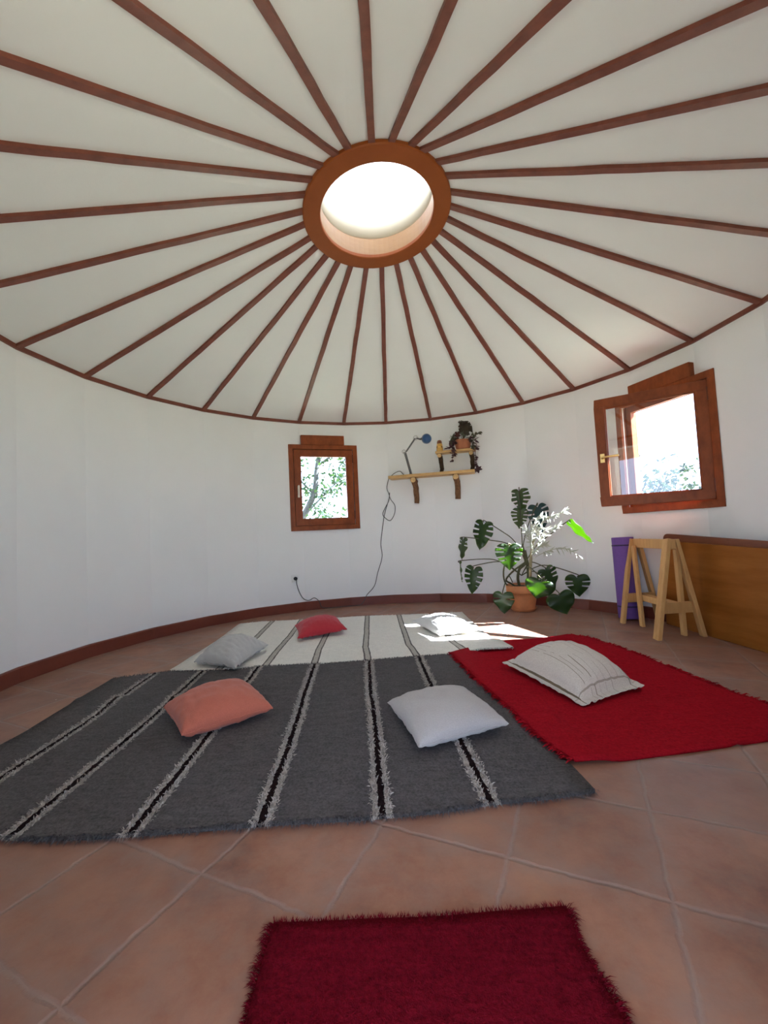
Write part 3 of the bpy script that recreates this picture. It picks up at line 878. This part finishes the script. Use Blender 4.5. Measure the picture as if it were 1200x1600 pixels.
# power cord: from the lamp along the shelf, down the wall, to the socket
def smooth_path(pts, k=6):
    pts = [Vector(p) for p in pts]; out = []
    for i in range(len(pts) - 1):
        p0 = pts[max(i - 1, 0)]; p1 = pts[i]; p2 = pts[i + 1]; p3 = pts[min(i + 2, len(pts) - 1)]
        for j in range(k):
            t = j / k
            out.append(.5 * ((2 * p1) + (p2 - p0) * t + (2 * p0 - 5 * p1 + 4 * p2 - p3) * t * t + (3 * p1 - p0 - 3 * p2 + p3) * t ** 3))
    out.append(pts[-1]); return out
def wz(azd, z, off=.010): return wall_pt(D2(azd), off, z)
e = thing('power_cord', 'thin dark cord hanging from the shelf end down to the wall socket', 'cord', wz(-4, .10))
path = [lp(ab - .02, 1.565), lp(ab - .08, 1.566, 2.35), lp(ab - .13, 1.615, 2.36), lp(ab - .20, 1.60, 2.37), lp(ab - .26, 1.566, 2.40),
        sp(-.515, 2.40, 1.566), sp(-.535, 2.42, 1.54), wz(-.6, 1.43, .03), wz(-.1, 1.351), wz(.3, 1.286), wz(1.45, 1.203), wz(1.2, 1.10), wz(-.1, 1.02), wz(-1.6, 1.06), wz(-2.15, 1.107), wz(-1.5, 1.17), wz(-.2, 1.27, .02), wz(.1, 1.37, .025), wz(-.1, 1.30, .02), wz(-1.2, 1.16, .016), wz(-1.85, 1.06),
        wz(-2.57, .892), wz(-3.11, .734), wz(-2.92, .575), wz(-4.41, .381), wz(-5.49, .227), wz(-7.8, .118), wz(-8.6, .06, .030), wz(-10, .008, .030), wz(-14, .006, .032), wz(-18, .006, .03), wz(-20.6, .02, .028), wz(-21.3, .09, .026), wz(-22.55, .137), wz(-23.99, .113), wz(-25.38, .135), wz(-26.4, .20), wz(-27.2, .30, .016), wz(-27.6, .372, .05)]
m = MB(); m.tube(smooth_path(path, 6), .0042, 7); m.build('cable', M_cord, e, True)
nb = -wz(-27.62, 0).normalized()
m = MB(); q = nb.to_track_quat('Z', 'Y').to_matrix()
m.lathe([(0, .012), (.021, .012), (.021, .034), (.012, .045), (0, .045)], wz(-27.62, .385, .0), 18, 0, q); m.build('plug', M_black, e, True)
e = thing('wall_socket', 'white wall socket with a black plug, low on the wall under the window', 'socket', wz(-27.62, .385, .002))
m = MB(); Bq = Matrix((Vector((nb.y, -nb.x, 0)), nb, ZZ)).transposed()
m.box(wz(-27.62, .385, .004), (.084, .014, .084), Bq); bevel(m.build('face_plate', M_white, e), .004)
m = MB(); m.lathe([(.022, 0), (.029, 0), (.029, .004), (.022, .004)], wz(-27.62, .385, .010), 24, 0, q, True); m.build('socket_rim', M_white, e)

# small ornament
oc = sp(along(.634, 2.287), 2.372, 1.812)
e = thing('ornament', 'small amber ornament with a brown top on the left end of the upper shelf', 'ornament', oc)
m = MB(); m.lathe([(0, 0), (.030, 0), (.038, .012), (.039, .05), (.034, .085), (.029, .098), (0, .098)], oc, 20); m.build('body', M_amber, e, True)
m = MB(); m.lathe([(0, .097), (.028, .097), (.030, .112), (.024, .135), (.010, .143), (0, .143)], oc, 20); m.build('top', M_amber_cap, e, True)
for s_ in (-1, 1):
    m = MB(); m.lathe([(0, .004), (.009, .003), (.011, -.003), (0, -.003)], oc + SX * .024 * s_ + SN * .027 + ZZ * .055, 12, 0, SN.to_track_quat('Z', 'Y').to_matrix())
    m.build('dark_spot', M_amber_cap, e, True)

# ------------------------------------------------------------------ leaves
HEART = [(0.0, 0.0, 0.0), (-.13, .10, .0), (-.17, .26, .015), (-.11, .40, .05), (.04, .485, .12), (.22, .50, .22), (.40, .455, .35), (.57, .365, .49), (.73, .245, .64), (.88, .11, .81), (1.0, 0.0, 1.0)]
def heart(t):
    k = min(int(t * 10), 9); f = t * 10 - k
    P = [HEART[max(0, min(10, k + q))] for q in (-1, 0, 1, 2)]
    return [.5 * (2 * P[1][c] + (P[2][c] - P[0][c]) * f + (2 * P[0][c] - 5 * P[1][c] + 4 * P[2][c] - P[3][c]) * f * f + (3 * P[1][c] - P[0][c] - 3 * P[2][c] + P[3][c]) * f ** 3) for c in range(3)]
def leaf_blade(m, base, tip, nrm, width, slits=(), fold=.15, droop=.12, nu=50, nv=6, mi=0, lobes=True):
    """heart shaped blade with a pointed tip facing nrm; slits: (t0,t1,v0) gaps cut from the margin towards the midrib"""
    base, tip = Vector(base), Vector(tip); ax = tip - base
    if lobes: base = base + ax * .11; ax = (tip - base) * 1.04
    L = ax.length; ax.normalize()
    n = Vector(nrm); n = (n - ax * n.dot(ax)).normalized(); sd = ax.cross(n)
    jit = .018 * sin(base.x * 37 + base.z * 53)
    for sg in (-1, 1):
        grid = {}
        for i in range(nu + 1):
            t = i / nu; x, y, mr = heart(t)
            for j in range(nv + 1):
                v = j / nv; ve = v ** .9
                px = (mr + (x - mr) * ve) * L; py = max(0, y) * ve * width
                h = -py * fold - droop * L * max(0, px / L) ** 2 + .05 * width * sin(t * 22 + sg) * v * v
                grid[i, j] = base + ax * px + sd * (py * sg) + n * h
        b = len(m.v); idx = {}
        for k, p in grid.items(): idx[k] = b + len(idx); m.v.append(p)
        for i in range(nu):
            tc = (i + .5) / nu
            for j in range(nv):
                vc = (j + .5) / nv
                if any(a + jit * sg <= tc <= c + jit * sg and vc > v0 + jit * 4 * sg for a, c, v0 in slits): continue
                f = [idx[i, j], idx[i + 1, j], idx[i + 1, j + 1], idx[i, j + 1]]
                m.f.append(f if sg > 0 else f[::-1]); m.m.append(mi)
SL = [(.35, .385, .45), (.475, .515, .32), (.60, .64, .32), (.715, .75, .45)]

# ------------------------------------------------------------------ monstera
pc = Vector((1.335, 1.680, 0))
e = thing('plant_saucer', 'terracotta saucer under the large potted plant', 'saucer', pc)
m = MB(); m.lathe([(0, 0), (.112, 0), (.132, .030), (.134, .034), (.126, .034), (.108, .010), (0, .010)], pc, 40); m.build('dish', M_terra, e, True)
mo = thing('potted_monstera', 'large potted monstera with split leaves and pale sprigs by the far wall', 'plant', pc + ZZ * .0105)
m = MB(); m.lathe([(0, .011), (.108, .011), (.116, .03), (.139, .150), (.141, .183), (.160, .188), (.163, .196), (.164, .258), (.160, .265), (.152, .265), (.148, .255), (.146, .225), (0, .225)], pc, 48); m.build('pot', M_terra, mo, True)
m = MB(); m.lathe([(0, .247), (.06, .244), (.1465, .240), (.1465, .225), (0, .225)], pc, 32); m.build('soil', M_soil, mo, True)
view = Vector((-.286, -.958, .06))
LV = [((1.364, 1.67, 1.255), (1.356, 1.672, 1.019), 0.25, 'olive', 42, SL),
      ((1.349, 1.622, 1.051), (1.338, 1.626, 0.852), 0.19, 'olive', -25, SL),
      ((1.556, 1.717, 1.087), (1.593, 1.706, 0.793), 0.23, 'blue', -15, SL),
      ((0.994, 1.728, 0.937), (0.915, 1.752, 0.649), 0.23, 'green', 20, SL[:3]),
      ((0.781, 1.844, 0.77), (0.73, 1.859, 0.549), 0.17, 'olive', 50, SL[:2]),
      ((0.734, 1.858, 0.515), (0.717, 1.863, 0.307), 0.15, 'green', 78, ()),
      ((0.857, 1.717, 0.465), (0.809, 1.731, 0.184), 0.20, 'green', 10, SL),
      ((1.04, 1.015, 0.711), (1.038, 1.016, 0.489), 0.24, 'green', -10, SL),
      ((1.046, 1.347, 0.241), (1.041, 1.349, 0.039), 0.210, 'green', 15, SL[1:2]),
      ((1.329, 1.075, 0.374), (1.278, 1.09, 0.214), 0.263, 'green', 0, ()),
      ((1.505, 1.471, 0.441), (1.595, 1.444, 0.245), 0.22, 'green', -25, SL[:3]),
      ((1.84, 1.528, 0.351), (1.849, 1.525, 0.14), 0.235, 'green', 10, SL[1:3]),
      ((1.519, 1.206, 0.232), (1.58, 1.188, 0.041), 0.256, 'green', 0, ()),
      ((1.611, 1.074, 0.89), (1.759, 1.03, 0.676), 0.132, 'green', 66, ())]
LM = {'olive': M_leaf_olive, 'blue': M_leaf_blue, 'green': M_leaf}
crown = Vector((1.36, 1.60, .50))
hubs = [Vector((1.33, 1.66, .36)), crown, Vector((1.25, 1.60, .42)), Vector((1.36, 1.62, .62))]
for k, (b, t, wd, kd, roll, sl_) in enumerate(LV):
    b, t = Vector(b), Vector(t); ax_ = (t - b).normalized()
    nrm = Matrix.Rotation(math.radians(roll), 3, ax_) @ view
    m = MB(); leaf_blade(m, b, t, nrm, wd, sl_, .12, .16)
    o = solid(m.build('leaf', LM[kd], mo, True), .0016)
    h = crown if b.z > .6 else hubs[0]
    if k in (8,): h = Vector((1.22, 1.62, .30))
    if k in (3, 4): h = Vector((1.34, 1.6, .60))
    if k in (0, 1, 2): h = Vector((1.345, 1.62, .64))
    mid = (h + b) / 2 + Vector((0, 0, .10 if b.z < .6 else .05))
    m = MB(); m.tube(smooth_path([h, h + (mid - h) * .5 + ZZ * .03, mid, b + ZZ * .012, b + ax_ * .01], 5), .0052, 7); m.build('petiole', M_stem, mo, True)
for pts, r in (([(1.315, 1.69, .23), (1.29, 1.66, .33), (1.30, 1.62, .43), (1.36, 1.60, .50), (1.345, 1.62, .66)], .014),
               ([(1.30, 1.70, .23), (1.22, 1.66, .28), (1.16, 1.63, .33), (1.24, 1.61, .42), (1.36, 1.60, .50)], .009),
               ([(1.22, 1.70, .23), (1.15, 1.64, .30), (1.12, 1.56, .42), (1.12, 1.40, .60), (1.07, 1.15, .70)], .008),
               ([(1.38, 1.66, .23), (1.39, 1.62, .40), (1.36, 1.60, .62)], .016)):
    m = MB(); m.tube(smooth_path(pts, 6), r, 9); m.build('main_stem', M_stem, mo, True)
m = MB(); m.tube(smooth_path([(1.39, 1.60, .23), (1.375, 1.50, .45), (1.37, 1.42, .62), (1.38, 1.36, .74)], 6), [.015] * 10 + [.012] * 9, 9); m.build('pale_cane', M_cane, mo, True)
# pale feathery sprigs
rn = random.Random(11)
sprigs = [[(1.302, 1.146, 0.7), (1.337, 1.135, 0.775), (1.396, 1.118, 0.898), (1.472, 1.095, 0.946), (1.575, 1.064, 0.984)],
          [(1.279, 1.153, 0.634), (1.355, 1.13, 0.727), (1.452, 1.101, 0.813), (1.518, 1.081, 0.86)],
          [(1.285, 1.151, 0.671), (1.282, 1.152, 0.784), (1.329, 1.138, 0.898), (1.377, 1.123, 0.955), (1.443, 1.104, 0.927)],
          [(1.285, 1.151, 0.671), (1.291, 1.149, 0.746), (1.331, 1.137, 0.851), (1.426, 1.109, 0.822)],
          [(1.291, 1.149, 0.57), (1.42, 1.111, 0.633), (1.559, 1.069, 0.651), (1.681, 1.033, 0.566)],
          [(1.279, 1.153, 0.597), (1.288, 1.15, 0.652), (1.268, 1.156, 0.756), (1.258, 1.159, 0.832)],
          [(1.279, 1.153, 0.597), (1.316, 1.141, 0.633), (1.348, 1.132, 0.67), (1.396, 1.118, 0.689)]]
for pts in sprigs:
    sp_ = smooth_path(pts, 8); m = MB(); m.tube(sp_, .0032, 6)
    s = m.build('pale_sprig', M_pale, mo, True)
    m = MB(); n0 = len(sp_) // 4
    for k in range(n0, len(sp_)):
        for _ in range(2):
            if rn.random() < .35: continue
            d = (sp_[min(k + 1, len(sp_) - 1)] - sp_[k - 1]).normalized()
            dv = (d * rn.uniform(.3, 1) + Vector((rn.uniform(-.7, .7), rn.uniform(-.3, .3), rn.uniform(-1.0, .8)))).normalized()
            leaf_blade(m, sp_[k], sp_[k] + dv * rn.uniform(.035, .075), Vector((rn.uniform(-.5, .8), -.8, rn.uniform(-.2, .6))), rn.uniform(.010, .016), (), .1, .2, 10, 2, 0, False)
    f = m.build('sprig_leaves', M_pale, s, True); f['kind'] = 'stuff'

# ------------------------------------------------------------------ plant on the upper shelf
pb = sp(along(.905, 2.23), 2.365, 1.812)
e = thing('potted_begonia', 'dark-leaved plant with purple trailing stems in a small clay pot on the upper shelf', 'plant', pb)
m = MB(); m.lathe([(0, 0), (.072, 0), (.084, .02), (.097, .08), (.101, .108), (.099, .112), (.092, .110), (.088, .095), (0, .095)], pb, 32); m.build('pot', M_terra2, e, True)
m = MB(); m.lathe([(0, .102), (.0885, .099), (.0885, .095), (0, .095)], pb, 24); m.build('soil', M_soil, e, True)
tp = pb + ZZ * .105
def sl(a, n_, z): return tp + SX * a + SN * n_ + ZZ * z
for (b, t, wd, ro, mt) in ((sl(.03, .03, .21), sl(-.03, .06, .10), .115, 20, M_begonia), (sl(.03, .02, .22), sl(.125, .05, .10), .11, -20, M_begonia), (sl(.02, .05, .17), sl(.07, .08, .07), .10, 0, M_begonia),
                           (sl(-.02, .03, .20), sl(.04, .0, .24), .08, 0, M_begonia), (sl(-.055, .03, .11), sl(-.075, .05, -.005), .075, 20, M_begonia_red), (sl(.02, .06, .09), sl(.085, .08, .055), .07, 0, M_begonia), (sl(.0, .05, .10), sl(.03, .08, .03), .06, 0, M_grey_leaf)):
    m = MB(); leaf_blade(m, b, t, Matrix.Rotation(math.radians(ro), 3, (t - b).normalized()) @ SN, wd, ((.42, .46, .6), (.62, .66, .6)), .25, .25, 25, 5)
    solid(m.build('leaf', mt, e, True), .0012)
    m = MB(); m.tube(smooth_path([tp + SX * .01, (tp + b) / 2 + SX * .012, b], 5), .003, 6); m.build('petiole', M_begonia_red, e, True)
trail = [[sl(-.06, .03, 0), sl(-.095, .06, .02), sl(-.12, .07, -.06), sl(-.125, .07, -.15), sl(-.13, .07, -.24)],
         [sl(-.06, .03, 0), sl(-.11, .06, .0), sl(-.15, .07, -.07), sl(-.19, .08, -.085)],
         [sl(-.06, .03, .0), sl(-.10, .07, .04), sl(-.125, .08, .03), sl(-.13, .08, -.03)],
         [sl(-.05, .05, -.01), sl(-.095, .08, -.03), sl(-.105, .085, -.10), sl(-.10, .085, -.17)],
         [sl(.07, .03, 0), sl(.11, .05, -.01), sl(.135, .05, -.09), sl(.14, .05, -.19), sl(.145, .05, -.29), sl(.155, .05, -.36)],
         [sl(.07, .03, 0), sl(.105, .05, .03), sl(.15, .05, .0), sl(.155, .05, -.07), sl(.15, .05, -.13)],
         [sl(.06, .04, .0), sl(.10, .06, .04), sl(.15, .06, .045), sl(.20, .06, .075)],
         [sl(.07, .05, -.01), sl(.10, .07, -.02), sl(.115, .07, -.08), sl(.12, .07, -.10)]]
for k, pts in enumerate(trail):
    sp_ = smooth_path(pts, 5); m = MB(); m.tube(sp_, .0025, 6)
    s = m.build('trailing_stem', M_begonia_red, e, True)
    m = MB()
    for i in range(2, len(sp_)):
        if rn.random() < .12: continue
        dv = Vector((rn.uniform(-1, 1), rn.uniform(-.8, -.1), rn.uniform(-.7, .5))).normalized()
        leaf_blade(m, sp_[i], sp_[i] + dv * rn.uniform(.038, .062), Vector((rn.uniform(-.4, .4), -.6, .7)), rn.uniform(.024, .038), (), .15, .2, 10, 2, 0, False)
    if k == 4:
        for _ in range(10):
            dv = Vector((rn.uniform(-1, 1), rn.uniform(-.8, .1), rn.uniform(-.6, .6))).normalized()
            leaf_blade(m, sp_[-1] + dv * .01, sp_[-1] + dv * rn.uniform(.05, .07), Vector((rn.uniform(-.4, .4), -.8, .4)), .034, (), .15, .2, 10, 2, 0, False)
    f = m.build('trailing_leaves', M_purple_leaf if k not in (6, 7, 2) else M_grey_leaf, s, True); f['kind'] = 'stuff'

# ------------------------------------------------------------------ yoga mat roll
yb, yt = Vector((2.080, 1.060, 0)), Vector((2.088, 1.098, .725))
e = thing('yoga_mat', 'rolled purple yoga mat standing upright behind the trestle', 'mat', yb)
d = (yt - yb).normalized(); q = d.to_track_quat('Z', 'Y').to_matrix(); L = (yt - yb).length
m = MB(); n = 90; turns = 7
pts = [(.022 + (.088 - .022) * k / (n * 1.0), 2 * PI * turns * k / n) for k in range(n + 1)]
ring_o = [(r * cos(a), r * sin(a)) for r, a in pts]
m.lathe([(0, .028), (.076, .028), (.082, .022), (.087, .010), (.088, .016), (.088, L - .003), (.085, L), (.076, L), (.074, L - .012), (0, L - .012)], yb, 40, 0, q)
m.build('foam_roll', M_purple, e, True)
m = MB()
sp_ = [yb + q @ Vector((r * cos(a) * .86, r * sin(a) * .86, L - .006)) for r, a in [(.012 + .075 * k / 140, 2 * PI * 6 * k / 140) for k in range(141)]]
m.tube(sp_, .0042, 6); m.build('rolled_edge', M_purple, e, True)
for h in (L - .072, .115):
    m = MB(); m.lathe([(.0865, h - .006), (.0905, h - .006), (.0905, h + .006), (.0865, h + .006)], yb, 40, 0, q, True); m.build('strap', M_purple_dark, e, True)

# ------------------------------------------------------------------ trestle
e = thing('sawhorse', 'pale wooden trestle with splayed legs and a low stretcher, by the right wall', 'trestle', (2.11, .66, 0))
tl, tr = Vector((2.146, 1.035, .672)), Vector((2.095, .418, .680))
ld = (tr - tl).normalized()
m = MB(); m.bar(tl, tr, .075, .036, (0, 0, 1)); bevel(m.build('top_rail', M_pine_v, e), .003)
A, Dg, Fb, Cb = Vector((1.940, .913, 0)), Vector((1.890, .365, 0)), Vector((2.248, .400, 0)), Vector((2.262, .93, 0))
side = ld.cross(ZZ).normalized()
def leg(top, foot, wdt, th, sdv):
    m = MB(); m.bar(top, foot, wdt, th, sdv)
    dv = (Vector(foot) - Vector(top)).normalized()
    for v in m.v:
        if v.z < .06: v += dv * ((.0005 - v.z) / dv.z)
    bevel(m.build('leg', M_pine_v, e), .003)
leg(tl + Vector((-.026, -.01, .036)), A, .052, .028, ld)
leg(tr + Vector((-.030, .02, .040)), Dg, .070, .030, ld)
leg(tr + Vector((.030, .02, .036)), Fb, .052, .028, ld)
leg(tl + Vector((.026, -.03, .036)), Cb, .060, .028, ld)
m = MB(); pa = A.lerp(tl + Vector((-.026, 0, .03)), .30); pcb = Cb.lerp(tl + Vector((.026, 0, .03)), .30)
m.bar(pa + ld * .03, pcb + ld * .03, .075, .022, (0, 0, 1)); bevel(m.build('cross_brace', M_pine_v, e), .002)
m = MB(); pd = Dg.lerp(tr + Vector((-.03, 0, .03)), .30); pf = Fb.lerp(tr + Vector((.03, 0, .03)), .30)
m.bar(pd - ld * .03 , pf - ld * .03, .080, .024, (0, 0, 1)); bevel(m.build('cross_brace', M_pine_v, e), .002)
m = MB(); m.bar((pa + pcb) / 2 + ld * .045 + ZZ * .012, (pd + pf) / 2 - ld * .045 + ZZ * .012, .050, .070, (0, 0, 1)); bevel(m.build('stretcher', M_pine_v, e), .003)
def leg2(top, foot):
    m = MB(); m.bar(top, foot, .046, .026, ld)
    dv = (Vector(foot) - Vector(top)).normalized()
    for v in m.v:
        if v.z < .06: v += dv * ((.0005 - v.z) / dv.z)
    o = bevel(m.build('inner_leg', M_pine_v, e), .003); return o
leg2(tl + Vector((-.034, -.02, -.02)) + ld * .05, Vector((2.024, .772, 0)))
leg2(tr + Vector((.036, .03, -.03)), Vector((2.140, .448, 0)))

# ------------------------------------------------------------------ boards along the right wall
def board(name, label, b0, b1, t0, t1, h0, h1, th, mat, round_c=.03):
    b0, b1, t0, t1 = [Vector((*p, 0)) for p in (b0, b1, t0, t1)]
    e = thing(name, label, 'board', (b0 + b1) / 2)
    t0 = t0 + ZZ * h0; t1 = t1 + ZZ * h1
    out = [b0, b1, t1]
    # rounded upper far corner
    for k in range(6):
        a = k / 5; dv = (t1 - t0).normalized(); dz = (b0 - t0).normalized()
        out.append(t0 + dv * round_c * (1 - sin(a * PI / 2)) + dz * round_c * (1 - cos(a * PI / 2)))
    nn = (b1 - b0).cross(t0 - b0).normalized()
    if nn.x > 0: nn = -nn
    m = MB(); K = len(out)
    fr = [p + nn * th * .5 for p in out]; bk = [p - nn * th * .5 for p in out]
    m.add(fr + bk, [list(range(K)), [K + k for k in reversed(range(K))]] + [[k, (k + 1) % K, K + (k + 1) % K, K + k] for k in range(K)])
    low = min(p.z for p in m.v)
    for v in m.v: v.z -= low - .001
    bevel(m.build('panel', mat, e), .004)
    return e
board('wooden_board', 'brown varnished wooden board leaning on edge along the right wall, front one of two', (2.262, .82), (2.365, -.62), (2.275, .82), (2.379, -.62), .690, .632, .028, M_board, .02)
board('wooden_board', 'taller red-brown wooden board behind the varnished one on the right', (2.292, .845), (2.398, -.62), (2.306, .850), (2.411, -.62), .748, .668, .024, M_board_red, .05)

# ------------------------------------------------------------------ trees outside
def tree(label, base, limbs, clusters, leaf_m, lsz, seed):
    rn = random.Random(seed)
    e = thing('tree', label, 'tree', base)
    m = MB()
    for pts, r0, r1 in limbs:
        sp_ = smooth_path(pts, 6); n_ = len(sp_)
        m.tube(sp_, [r0 + (r1 - r0) * k / (n_ - 1) for k in range(n_)], 8)
    m.build('trunk', M_trunk, e, True)
    m = MB()
    for c, rad, n_ in clusters:
        c = Vector(c)
        for _ in range(n_):
            p = c + Vector((rn.gauss(0, rad[0]), rn.gauss(0, rad[1]), rn.gauss(0, rad[2])))
            d = Vector((rn.uniform(-1, 1), rn.uniform(-1, 1), rn.uniform(-1, .4))).normalized()
            leaf_blade(m, p, p + d * lsz * rn.uniform(.6, 1.3), Vector((rn.uniform(-1, 1), rn.uniform(-1, 1), rn.uniform(.2, 1))), lsz * rn.uniform(.4, .65), (), .1, .2, 6, 1, 0, False)
    f = m.build('foliage', leaf_m, e, True); f['kind'] = 'stuff'
Y = 7.6
tree('leafy tree outside the closed window on the far wall', (-2.6, Y, -.2),
     [([(-2.6, Y, -.2), (-2.45, Y, .8), (-2.15, Y, 1.35), (-1.85, Y, 1.95), (-1.75, Y, 2.6), (-1.55, Y, 3.5), (-1.5, Y, 5)], .10, .04),
      ([(-1.83, Y, 2.1), (-1.72, Y + .1, 2.75), (-1.9, Y + .1, 3.3), (-1.75, Y, 4.2)], .035, .012),
      ([(-2.2, Y, 1.3), (-1.7, Y - .2, 1.75), (-1.2, Y - .2, 2.2), (-.8, Y, 2.5)], .025, .01),
      ([(-1.75, Y, 2.6), (-1.3, Y, 2.9), (-.8, Y, 3.1), (-.3, Y, 3.0)], .03, .010),
      ([(-1.85, Y, 1.9), (-2.2, Y, 2.3), (-2.6, Y, 2.9)], .03, .012)],
     [((-1.05, Y, 2.75), (.20, .3, .22), 190), ((-1.1, Y, 2.25), (.22, .3, .12), 120), ((-1.55, Y, 1.95), (.2, .3, .12), 90), ((-1.75, Y, 1.45), (.16, .3, .16), 110), ((-2.0, Y, 2.0), (.12, .3, .16), 70), ((-1.9, Y, 2.8), (.3, .3, .3), 90), ((-1.4, Y, 3.2), (.4, .3, .15), 110), ((-1.2, Y, 1.35), (.25, .3, .2), 40), ((-2.9, Y, 2.6), (.35, .3, .4), 120), ((-.35, Y, 2.9), (.3, .3, .3), 90)],
     M_tree_leaf, .105, 21)
tree('twiggy tree outside the open right window', (4.9, 5.6, -.2),
     [([(4.9, 5.6, -.2), (4.85, 5.6, .7), (4.72, 5.6, 1.30), (4.45, 5.6, 1.85), (4.25, 5.7, 2.3)], .09, .012),
      ([(4.78, 5.6, 1.1), (4.95, 5.6, 1.55), (4.92, 5.6, 1.9), (5.0, 5.6, 2.2)], .045, .008),
      ([(4.85, 5.6, .8), (5.2, 5.6, 1.25), (5.35, 5.6, 1.55), (5.7, 5.6, 1.75)], .045, .008),
      ([(4.85, 5.6, .9), (4.55, 5.6, 1.25), (4.5, 5.6, 1.5), (4.3, 5.6, 1.75)], .04, .008),
      ([(4.7, 5.6, 1.3), (4.95, 5.6, 1.42), (5.1, 5.6, 1.7)], .03, .006),
      ([(4.6, 5.6, 1.55), (4.45, 5.6, 1.58), (4.2, 5.6, 1.5)], .025, .006),
      ([(5.1, 5.6, 1.1), (5.5, 5.5, 1.22), (6.1, 5.4, 1.35)], .035, .008)],
     [((4.65, 5.6, 1.46), (.16, .4, .14), 90), ((5.0, 5.6, 1.41), (.18, .4, .12), 80), ((5.45, 5.5, 1.51), (.28, .3, .14), 150), ((5.7, 5.5, 1.78), (.20, .3, .10), 70), ((4.45, 5.6, 2.01), (.12, .3, .14), 35), ((4.95, 5.6, 1.91), (.25, .3, .14), 45), ((4.35, 5.6, 2.31), (.12, .3, .12), 22)],
     M_tree_leaf2, .105, 22)
